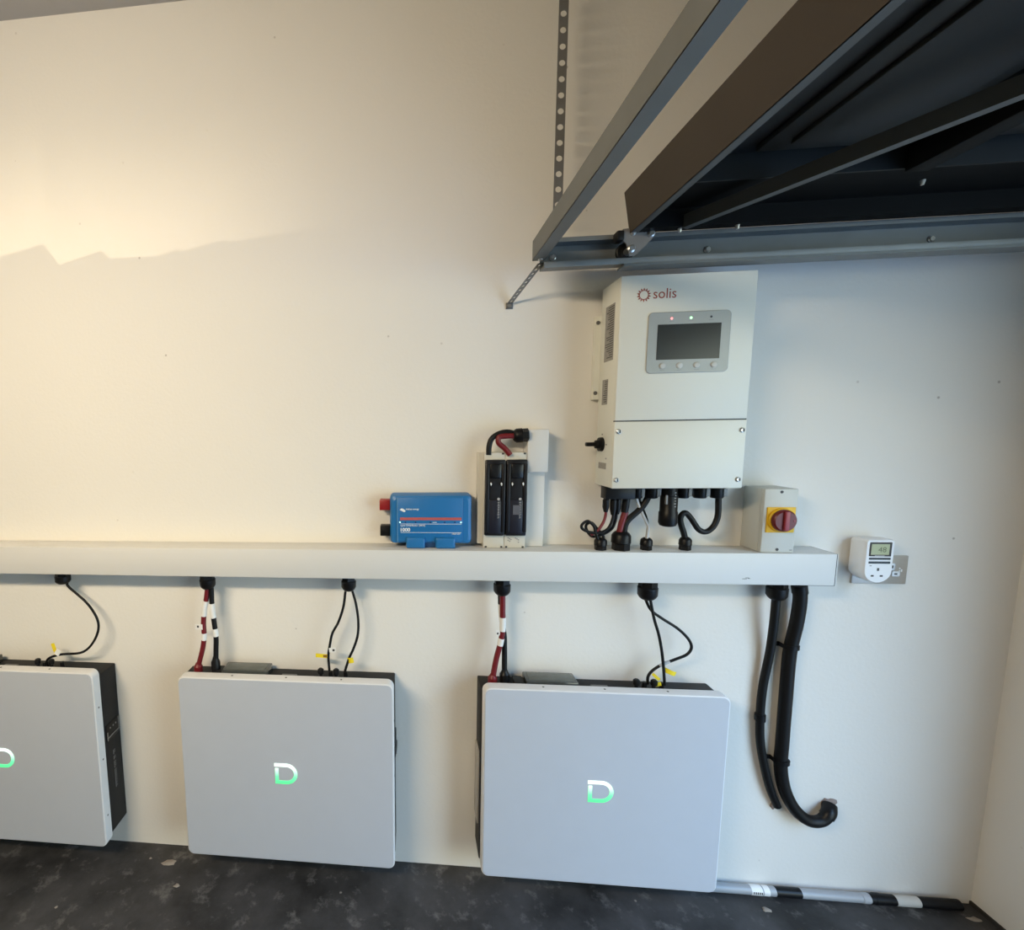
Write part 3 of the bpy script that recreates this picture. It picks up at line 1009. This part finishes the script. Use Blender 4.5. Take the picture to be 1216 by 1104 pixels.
text_front('small_lettering', '1000A 60V', bxx(900), bzz(505), YL - .0006, (988 - 900) * .000284, PRINTW, bl, height=.0048)
MB().box(bxx(112), bxx(232), -.050, -.014, bzz(248), bzz(132), bev=.002).build('positive_terminal', REDP, bl)
MB().box(bxx(116), bxx(232), -.050, -.014, bzz(540), bzz(424), bev=.002).build('negative_terminal', BLACK, bl)

# ------------------------------------------------------------------ fuse switches with their backing trunking


def fx(u):
    return .186 + .000369 * u


def fz(v):
    return 1.543 - .000384 * v


vt = thing('small_trunking', 'white upright trunking stub behind the two black fuse switches', 'trunking', (.36, -.02, 1.1535))
MB().box(.3502, fx(585) + .008, -.062, -.0005, fz(405), fz(75), bev=.0015).build('upper_box', TRUNK, vt)
MB().box(.3502, fx(560) + .016, -.034, -.0005, 1.1535, fz(400), bev=.0015).build('lower_duct', TRUNK, vt)


def fuse_switch(x0, x1, label, seam_left):
    f = thing('fuse_switch', label, 'fuse switch', ((x0 + x1) / 2, -.035, 1.1535), 'fuse switches beside the blue distributor')
    zt = fz(250)
    MB().box(x0, x1, -.0585, -.0005, 1.1535, zt, bev=.0015).build('housing', HOUSE, f)
    # black pull-out cover, stepped
    w = x1 - x0
    z0, z1 = fz(908), fz(305)
    cv = MB().box(x0 + .001, x1 - .001, -.074, -.057, z0, z1, bev=.004).build('pull_cover', COVBLK, f)
    MB().box(x0 + .002, x0 + .012, -.080, -.072, z0 + .012, z1 - .012, bev=.002).build('side_rib', COVBLK, cv)
    MB().box(x1 - .012, x1 - .002, -.080, -.072, z0 + .012, z1 - .012, bev=.002).build('side_rib', COVBLK, cv)
    MB().box(x0 + .014, x1 - .014, -.079, -.071, fz(450), fz(335), bev=.003).build('handle', mat('handle_black', (.004, .004, .005), .3), cv)
    MB().box(x0 + .012, x1 - .012, -.077, -.071, z0 + .008, fz(620), bev=.002).build('lower_panel', mat('cover_navy', (.014, .014, .024), .3), cv)
    for fr in (.28, .78):
        MB().poly_y([(x0 + w * fr - .0022, fz(492)), (x0 + w * fr, fz(480)), (x0 + w * fr + .0022, fz(492)), (x0 + w * fr, fz(508))], -.0815, -.072).build('test_window', PRINTW, cv)
    # maker's mark and lettering running downwards (too small to read)
    m = MB()
    xm = x0 + w * .66
    m.lathe((xm, -.0770, fz(612)), (0, -1, 0), [(0, .0042), (.0008, .0042)], 12)
    z = fz(632)
    for k, hgt in enumerate((.9, .6, 1, .7, .9, .6, .8, 1, .6, .8)):
        m.box(xm - .003 * hgt, xm + .003 * hgt, -.0778, -.0768, z - .0032, z - .0012)
        m.box(xm - .003 * hgt, xm - .003 * hgt + .0012, -.0778, -.0768, z - .0045, z - .0008)
        z -= .0052
    m.build('lettering', mat('pale_print', (.40, .40, .42), .6), cv)
    for sx in (x0 + .004, x1 - .010):
        for z in (1.1545, zt - .006):
            MB().box(sx, sx + .006, -.0595, -.057, z, z + .005).build('corner_notch', INK, f)
    return f


f1 = fuse_switch(fx(104), fx(270), 'black and grey fuse switch, left of the pair beside the blue box', True)
f2 = fuse_switch(fx(272), fx(443), 'black and grey fuse switch, right of the pair, with a grey sticker on its cover', False)
cvr = [o for o in f2.children if o.name.startswith('pull_cover')][0]
MB().box(fx(330), fx(385), -.0782, -.0768, fz(735), fz(660)).build('sticker', mat('dim_sticker', (.10, .10, .12), .5), cvr)
m = MB()
for k in range(9):
    a = fx(300 + (k % 3) * 12 + (60 if k > 4 else 0))
    b_ = fz(935 + (k * 7) % 40)
    m.box(a, a + .004, -.0592, -.058, b_, b_ + .003)
m.build('small_print', mat('grey_print', (.28, .28, .28), .6), f2)
MB().box(fx(60), fx(104), -.040, -.0005, fz(990), fz(255), bev=.001).build('side_flange', HOUSE, f1)
gl = gland(.3502, -.058, 1.4985, 1, .0215, .043, 'black cable gland in the side of the white trunking stub above the fuse switches', None, axis=(-1, 0, -.05))
c, p = cable('fuse_cable', 'black cable arching over the fuse switches', 'cable', 'fblk', .0082, RUBBER, 'short cables on the fuse switches')
c, p = cable('fuse_cable', 'red cable curling onto the fuse switches', 'cable', 'fred', .0082, REDC, 'short cables on the fuse switches')

# ------------------------------------------------------------------ isolator
io = thing('rotary_isolator', 'grey isolator box with a red rotary knob on a yellow plate', 'isolator switch', (1.042, -.045, 1.1535))
MB().box(.998, 1.086, -.074, -.0005, 1.1535, 1.337, bev=.003).build('box', ISOG, io)
ld = MB().box(.998, 1.086, -.090, -.0735, 1.1535, 1.337, bev=.003).build('lid', ISOG, io)
for z in (1.331, 1.1655):
    MB().lathe((1.0415, -.0898, z - .0025), (0, -1, 0), [(0, .0042), (.0012, .0040)], 12).build('lid_screw', INK, ld)
MB().box(1.074, 1.081, -.0905, -.0895, 1.160, 1.163).build('print', mat('grey_print', (.28, .28, .28), .6), ld)
yp = MB().box(1.006, 1.080, -.0935, -.0895, 1.2125, 1.2855, bev=.0015).build('yellow_plate', YEL, io)
MB().lathe((1.043, -.093, 1.249), (0, -1, 0), [(0, .035), (.006, .035), (.008, .033)], 28).build('yellow_collar', YEL, io)
kn = MB().lathe((1.043, -.1005, 1.249), (0, -1, 0), [(0, .0315), (.004, .0315), (.009, .0305), (.012, .027)], 28).build('knob', ISOR, io)
MB().box(1.0365, 1.0495, -.1195, -.1115, 1.222, 1.276, bev=.003).build('ridge', ISOR2, kn)
MB().box(1.062, 1.067, -.1135, -.1115, 1.247, 1.252).build('pointer_dot', ISOR2, kn)

# ------------------------------------------------------------------ socket plate and plug-in timer
so = thing('socket_outlet', 'brushed metal double wall socket right of the trunking', 'socket', (1.3877, 0, 1.041))
MB().box(1.3147, 1.4607, -.006, -.0003, 1.041, 1.127, bev=.0012).build('faceplate', BRUSH, so)
sw2 = MB().box(1.4105, 1.4255, -.0085, -.0055, 1.084, 1.104, bev=.0035).build('pin_insert', TIMERW, so)
MB().box(1.4158, 1.4205, -.0090, -.0082, 1.0895, 1.0985).build('pin_hole', INK, sw2)
sw3 = MB().box(1.4185, 1.4395, -.0085, -.0055, 1.0645, 1.0805, bev=.004).build('pin_insert', TIMERW, so)
MB().box(1.425, 1.433, -.0090, -.0082, 1.0705, 1.0745).build('pin_hole', INK, sw3)
for (x, z) in ((1.440, 1.089), (1.4455, 1.084), (1.440, 1.081), (1.4455, 1.0805)):
    MB().lathe((x, -.0058, z), (0, -1, 0), [(0, .0022), (.001, .002)], 8).build('bright_mark', TIMERW, so)

tm = thing('plug_in_timer', 'white plug-in timer with a small greenish display in the wall socket', 'timer', (1.336, -.03, 1.06))
m = MB()
tp = []
# body outline in x,z : straight head, round socket foot
for i in range(13):
    a = math.radians(-180 + 180 * i / 12)
    tp.append((1.3345 + .0365 * math.cos(a), 1.094 + .0350 * math.sin(a)))
tp += [(1.371, 1.181), (1.367, 1.187), (1.302, 1.187), (1.298, 1.181)]


def ring(y, s):
    return [(1.3345 + (x - 1.3345) * s, y, 1.12 + (z - 1.12) * s) for x, z in tp]


m.loft([ring(-.0065, .93), ring(-.014, .98), ring(-.050, 1.0), ring(-.058, .99), ring(-.061, .955)])
m.build('case', TIMERW, tm)
ls = MB().box(1.3065, 1.3625, -.0630, -.0590, 1.1385, 1.1795, bev=.001).build('display_frame', INK, tm)
MB().box(1.3095, 1.3560, -.0634, -.0625, 1.1435, 1.1745).build('display', LCD, ls)
text_front('digits', '48', 1.327, 1.151, -.0637, .021, mat('lcd_ink', (.13, .15, .08), .5), ls, height=.015)
MB().box(1.320, 1.345, -.0634, -.0625, 1.1397, 1.1417).build('display_caption', mat('pale_print', (.40, .40, .42), .6), ls)
for z0, z1 in ((1.1285, 1.1345), (1.1170, 1.1235)):
    MB().box(1.3075, 1.3630, -.0625, -.0590, z0, z1, bev=.001).build('button_row', mat('button_navy', (.03, .045, .06), .5), tm)
for x, z, w, h in ((1.3315, 1.100, .005, .008), (1.317, 1.081, .007, .0045), (1.3405, 1.081, .007, .0045)):
    MB().box(x, x + w, -.0619, -.0608, z - h / 2, z + h / 2).build('socket_hole', INK, tm)
MB().box(1.311, 1.316, -.0619, -.0608, 1.1095, 1.1115).build('indicator', mat('grey_print', (.28, .28, .28), .6), tm)

# ------------------------------------------------------------------ black conduits to the floor
c, p = cable('conduit', 'thinner black conduit hanging from the gland and ending at a rough hole in the wall', 'conduit', 'swa', .0115, RUBBER, 'black conduits below the trunking')
m = MB()
m.tube(cut(p, .545, .575), .0145, 12)
m.build('collar', BLACK, c)
c, p = cable('conduit', 'thick black conduit hooking round into the wall at the bottom', 'conduit', 'conduit', .0175, RUBBER, 'black conduits below the trunking')
m = MB()
m.tube(cut(p, .955, 1.0), .0195, 14)
m.build('end_collar', BLACK, c)
sleeve(c, p, 0.0, .03, .0195, BLACK, 'top_collar')


def saddle(x, z, r, w, label):
    s = thing('pipe_saddle', label, 'pipe clip', (x, -.002, z), 'pipe saddles on the thick conduit')
    m = MB()
    rings = []
    for i in range(11):
        a = math.radians(180 * i / 10)
        rings.append([(x + rr * math.cos(a), -.0215 - rr * math.sin(a), zz) for rr, zz in ((r, z - .006), (r + .003, z - .006), (r + .003, z + .006), (r, z + .006))])
    m.loft(rings)
    for sgn in (-1, 1):
        m.box(x + sgn * (r + .0015) - .0015, x + sgn * (r + .0015) + .0015, -.0225, -.001, z - .006, z + .006)
    m.build('strap', BLACK, s)
    for x0, x1 in ((x - r - w, x - r), (x + r, x + r + .014)):
        ear = MB().box(x0, x1, -.006, -.0004, z - .007, z + .007, bev=.002).build('ear', BLACK, s)
        MB().lathe(((x0 + x1) / 2 - .002, -.0058, z), (0, -1, 0), [(0, .0038), (.002, .003)], 10).build('screw', BRIGHT, ear)
    return s


saddle(1.1515, .846, .0185, .030, 'black pipe saddle, upper of the two on the thick conduit')
saddle(1.1555, .470, .0185, .030, 'black pipe saddle, lower of the two on the thick conduit')
# rough filled holes where the pipes enter the wall


def filler(x, z, w, h, label, seed):
    random.seed(seed)
    m = MB()
    n = 14
    r0 = [random.uniform(.6, 1.15) for _ in range(n)]
    a = [[(x + w * r * s * math.cos(2 * math.pi * i / n), y, z + h * r * s * math.sin(2 * math.pi * i / n)) for i, r in enumerate(r0)] for s, y in ((1, -.0003), (.85, -.004), (.5, -.006))]
    m.loft(a)
    o = m.build('filler_patch', FILLER, base=(x, 0, z))
    tag(o, label, 'filler patch', 'filler patches round the conduits')


filler(1.162, .306, .013, .020, 'rough filler patch where the thinner conduit ends', 5)
filler(1.322, .322, .024, .018, 'rough filler patch round the hooked end of the thick conduit', 6)

# ------------------------------------------------------------------ pipe along the floor
fp = thing('waste_pipe', 'grey plastic pipe lying along the foot of the wall with black tape', 'pipe', (1.3, -.024, 0))
yp_, zp_, rp_ = -.0235, .0150, .0145


def seg(name, x0, x1, r, material):
    return MB().lathe((x0, yp_, zp_), (1, 0, 0), [(0, r), (x1 - x0, r)], 18).build(name, material, fp)


seg('pipe', .62, 1.70, rp_, PIPE)
seg('coupling', 1.425, 1.445, .0155, mat('coupling_grey', (.40, .41, .43), .4))
seg('black_tape', 1.170, 1.246, .0149, BLACK)
seg('tape_printed', 1.095, 1.128, .0150, TAGW)
m = MB()
for k in range(5):
    m.box(1.099 + k * .006, 1.102 + k * .006, yp_ - .0155, yp_ - .0142, .013, .020)
m.build('tape_print', INK, fp)
seg('white_tape', 1.132, 1.150, .0150, TAGW)
seg('black_tape', 1.448, 1.520, .0153, BLACK)
seg('black_wrap', 1.462, 1.480, .0162, BLACK)
seg('white_tape', 1.521, 1.588, .0152, mat('tape_cream', (.58, .56, .52), .5))
seg('black_wrap', 1.589, 1.705, .0150, BLACK)
# plaster crumbs on the floor
random.seed(21)
spots = [(-.86, -.075, .030, .014, 'long pale plaster crumb on the floor between the left and middle batteries'),
         (-.79, -.16, .014, .010, 'small pale plaster crumb in front of the gap between left and middle batteries'),
         (1.11, -.078, .014, .010, 'pale plaster crumb beside the printed tape of the floor pipe'),
         (1.72, -.055, .022, .010, 'pale plaster crumb in the corner at the end of the floor pipe')]
for x, y, a, b_, lab in spots:
    m = MB()
    n = 9
    rr = [random.uniform(.55, 1.2) for _ in range(n)]
    m.loft([[(x + a * s * r * math.cos(2 * math.pi * k / n), y + b_ * s * r * math.sin(2 * math.pi * k / n), z) for k, r in enumerate(rr)] for s, z in ((1, 0.0002), (.8, .0022), (.35, .0034))])
    o = m.build('plaster_crumb', mat('plaster_crumb', (.30, .26, .22), .9, noise=.3, nscale=60), base=(x, y, 0))
    tag(o, lab, 'crumb', 'plaster crumbs on the floor')

# ------------------------------------------------------------------ garage door hardware
# horizontal track (C channel) along the wall
tk = thing('door_track', 'galvanised steel door track running along the wall under the raised door', 'door track', (1.0, -.16, 1.94))
X0, X1 = .352, 1.755
prof = [(-.136, 1.940), (-.182, 1.936), (-.184, 1.943), (-.184, 1.950), (-.181, 1.950), (-.181, 1.941), (-.1385, 1.944), (-.1385, 2.002), (-.180, 2.006), (-.180, 1.998), (-.183, 1.998), (-.183, 2.009), (-.136, 2.006)]
m = MB()
vsA = [m.bm.verts.new((X0, y, z)) for y, z in prof]
vsB = [m.bm.verts.new((X1, y, z)) for y, z in prof]
n = len(prof)
for i in range(n):
    m.bm.faces.new((vsA[i], vsA[(i + 1) % n], vsB[(i + 1) % n], vsB[i]))
fa = [m.bm.faces.new(vsA), m.bm.faces.new(list(reversed(vsB)))]
for f_ in fa:
    f_.normal_update()
bmesh.ops.triangulate(m.bm, faces=fa)
m.build('channel', STEEL, tk)
MB().box(.548, X1, -.193, -.150, 1.9275, 1.9325).build('lower_lip', STEEL, tk)
for x, z in ((.385, 1.974), (.775, 1.974), (1.30, 1.972)):
    b_ = MB().lathe((x, -.1384, z), (0, -1, 0), [(0, .0085), (.0025, .0085), (.004, .006), (.006, .0055)], 12).build('bolt', BRIGHT, tk)
# brackets carrying the track off the wall
for x in (.92, 1.62):
    MB().box(x - .02, x + .02, -.136, -.0005, 1.985, 1.990).build('wall_bracket', STEEL, tk)

# cross bar (angle iron) spanning between the tracks
cb = thing('cross_bar', 'galvanised angle bar crossing overhead from the track end towards the camera', 'steel bar', (.34, -1.4, 1.964))
m = MB()
m.box(.329, .332, -2.78, -.150, 1.964, 2.015)
m.box(.329, .358, -2.78, -.152, 1.9635, 1.9665)
m.build('angle', BARST, cb)
MB().lathe((.347, -.165, 1.9638), (0, 0, -1), [(0, .007), (.004, .006)], 10).build('bolt', BRIGHT, cb)


def strap_strip(name, label, p0, p1, w, pitch, hole_r, wdir, off, th=.002, fixings=()):
    """perforated steel strap from p0 to p1 with real round holes"""
    t_ = thing(name, label, 'steel strap', p1)
    p0, p1 = Vector(p0), Vector(p1)
    L = (p1 - p0).length
    d = (p1 - p0) / L
    wd = Vector(wdir)
    wd = (wd - d * wd.dot(d)).normalized()
    nn = d.cross(wd).normalized() * (th / 2)
    m = MB()
    N = int(L / pitch)
    k = 12
    for s in range(N):
        c0 = s * L / N
        hp = L / N / 2
        hw = w / 2
        cen = p0 + d * (c0 + hp)
        sq = []
        for i in range(k):
            a = 2 * math.pi * (i + .5) / k
            ca, sa = math.cos(a), math.sin(a)
            q = max(abs(ca) / hp, abs(sa) / hw)
            sq.append((ca / q, sa / q))
        # make sure corners are included
        for cxs, cys in ((hp, hw), (-hp, hw), (-hp, -hw), (hp, -hw)):
            j = min(range(k), key=lambda i_: (sq[i_][0] - cxs) ** 2 + (sq[i_][1] - cys) ** 2)
            sq[j] = (cxs, cys)
        ho = [(hole_r * math.cos(2 * math.pi * (i + .5) / k), hole_r * math.sin(2 * math.pi * (i + .5) / k)) for i in range(k)]
        for sg in (-1, 1):
            a_ = [m.bm.verts.new(cen + d * x + wd * y + nn * sg) for x, y in sq]
            b_ = [m.bm.verts.new(cen + d * x + wd * y + nn * sg) for x, y in ho]
            for i in range(k):
                m.bm.faces.new((a_[i], a_[(i + 1) % k], b_[(i + 1) % k], b_[i]))
            if sg == -1:
                a0, b0 = a_, b_
        for i in range(k):
            m.bm.faces.new((b0[i], b0[(i + 1) % k], b_[(i + 1) % k], b_[i]))
            m.bm.faces.new((a0[i], a0[(i + 1) % k], a_[(i + 1) % k], a_[i]))
    m.build('perforated_strip', off, t_, smooth=False)
    return t_


strap_strip('hanger_strap', 'tall perforated steel strap hanging from the ceiling to the track end', (.391, -.150, 2.805), (.391, -.150, 2.008), .0235, .0365, .0078, (1, 0, 0), STRAPST)
ss = strap_strip('wall_strap', 'short perforated steel strap slanting from the track end to the wall', (.352, -.150, 1.958), (.300, -.006, 1.892), .021, .016, .0046, (1, .3, .3), STRAPST)
m = MB()
m.box(.289, .309, -.004, -.0003, 1.876, 1.894)
m.lathe((.298, -.004, 1.884), (0, -1, 0), [(0, .007), (.005, .006)], 10)
m.build('foot', STRAPST, ss)

# the raised door itself
dr = thing('garage_door', 'dark garage door raised overhead with a brown leading edge', 'garage door', (1.15, -1.5, 2.003))
DX0, DX1, DY0, DY1, DZ0, DZ1 = .538, 1.755, -.200, -2.76, 2.003, 2.101
MB().box(DX0 + .004, DX1, DY1, DY0, 2.092, DZ1).build('skin', DOORIN, dr, smooth=False)
m = MB()
m.loft([[(DX0, y, DZ1 + .0005), (DX0 + .017, y, DZ0), (DX0 + .020, y, DZ0), (DX0 + .006, y, DZ1 + .0005)] for y in (DY0, DY1)])
m.build('leading_edge', BROWN, dr, smooth=False)
MB().box(DX0 + .0172, DX0 + .036, DY1, DY0, DZ0, DZ0 + .003).build('edge_flange', BRACE, dr, smooth=False)
MB().box(DX0 + .020, DX0 + .060, DY1, DY0 - .06, 2.055, 2.0915).build('end_channel', DOORRAIL, dr, smooth=False)
m = MB()
m.box(DX0 + .022, DX1, DY0 - .030, DY0, DZ0 + .001, 2.0915)
m.build('side_rail', DOORRAIL, dr, smooth=False)
MB().box(DX0 + .022, DX1, DY0 - .170, DY0 - .0305, 2.045, 2.0915).build('side_panel', DOORRAIL, dr, smooth=False)
MB().box(DX0 + .040, DX1, DY0 - .176, DY0 - .1705, 2.040, 2.0915).build('inner_lip', DOORIN, dr, smooth=False)
m = MB()
m.box(DX0 + .022, DX1, DY1, DY1 + .030, DZ0 + .001, 2.0915)
m.build('side_rail', DOORRAIL, dr, smooth=False)
for x in (1.02, 1.62):
    MB().box(x, x + .045, DY1 + .031, DY0 - .177, 2.030, 2.0915, bev=.004).build('cross_rib', DOORRAIL, dr)
# pressed rectangular panels of the skin: stepped mouldings
for (xa, xb) in ((.715, .985), (1.10, 1.58)):
    for (ya, yb) in ((-1.00, -.402), (-1.75, -1.15), (-2.5, -1.90)):
        m = MB()
        m.box(xa, xb, ya, yb, 2.078, 2.0925, bev=.004)
        o = m.build('pressed_panel', DOORIN, dr)
        MB().box(xa + .04, xb - .04, ya + .04, yb - .04, 2.068, 2.0785, bev=.003).build('raised_field', DOORIN, o)
# diagonal brace
m = MB()
pa, pb = Vector((.675, -.222, 2.000)), Vector((1.36, -1.50, 2.000))
dv = (pb - pa).normalized()
sd = Vector((-dv.y, dv.x, 0)) * .010
m.loft([[q + sd, q - sd, q - sd + Vector((0, 0, .030)), q + sd + Vector((0, 0, .030))] for q in (pa, pb)])
m.build('diagonal_brace', BRACE, dr, smooth=False)
for (x, y) in ((.668, -.214), (.80, -.216), (1.09, -.34)):
    MB().lathe((x, y, 2.0045 if y > -.3 else 2.0295), (0, 0, -1), [(0, .005), (.004, .0045), (.010, .003)], 10).build('brace_bolt', BRIGHT, dr)

# roller bracket at the door corner
rb = thing('door_roller', 'steel roller bracket with a small wheel at the raised door corner', 'door roller', (.565, -.19, 1.96))
m = MB()
pl = [(.538, 2.014), (.586, 2.018), (.588, 2.003), (.612, 2.008), (.619, 1.999), (.612, 1.990), (.572, 1.950), (.556, 1.948), (.548, 1.978), (.536, 1.988)]
vs0 = [m.bm.verts.new((x, -.203, z)) for x, z in pl]
vs1 = [m.bm.verts.new((x, -.199, z)) for x, z in pl]
n = len(pl)
ff = [m.bm.faces.new(vs0), m.bm.faces.new(list(reversed(vs1)))]
for i in range(n):
    m.bm.faces.new((vs0[i], vs0[(i + 1) % n], vs1[(i + 1) % n], vs1[i]))
for f_ in ff:
    f_.normal_update()
bmesh.ops.triangulate(m.bm, faces=ff)
m.build('plate', STRAPST, rb, smooth=False)
wh = MB().lathe((.557, -.1765, 1.968), (0, 1, 0), [(0, .019), (.002, .0225), (.010, .0225), (.012, .019)], 24).build('wheel', RUBBER, rb)
MB().lathe((.560, -.2035, 1.966), (0, -1, 0), [(-.028, .009), (.001, .010), (.004, .006)], 14).build('axle', BRIGHT, wh)
for x, z, r in ((.563, 2.004, .007), (.606, 1.999, .009)):
    MB().lathe((x, -.2028, z), (0, -1, 0), [(0, r), (.004, r * .9), (.006, r * .6)], 12).build('bolt', BRIGHT, rb)
MB().box(.522, .540, -.210, -.180, 1.985, 2.010, bev=.004).build('rubber_stop', RUBBER, rb)
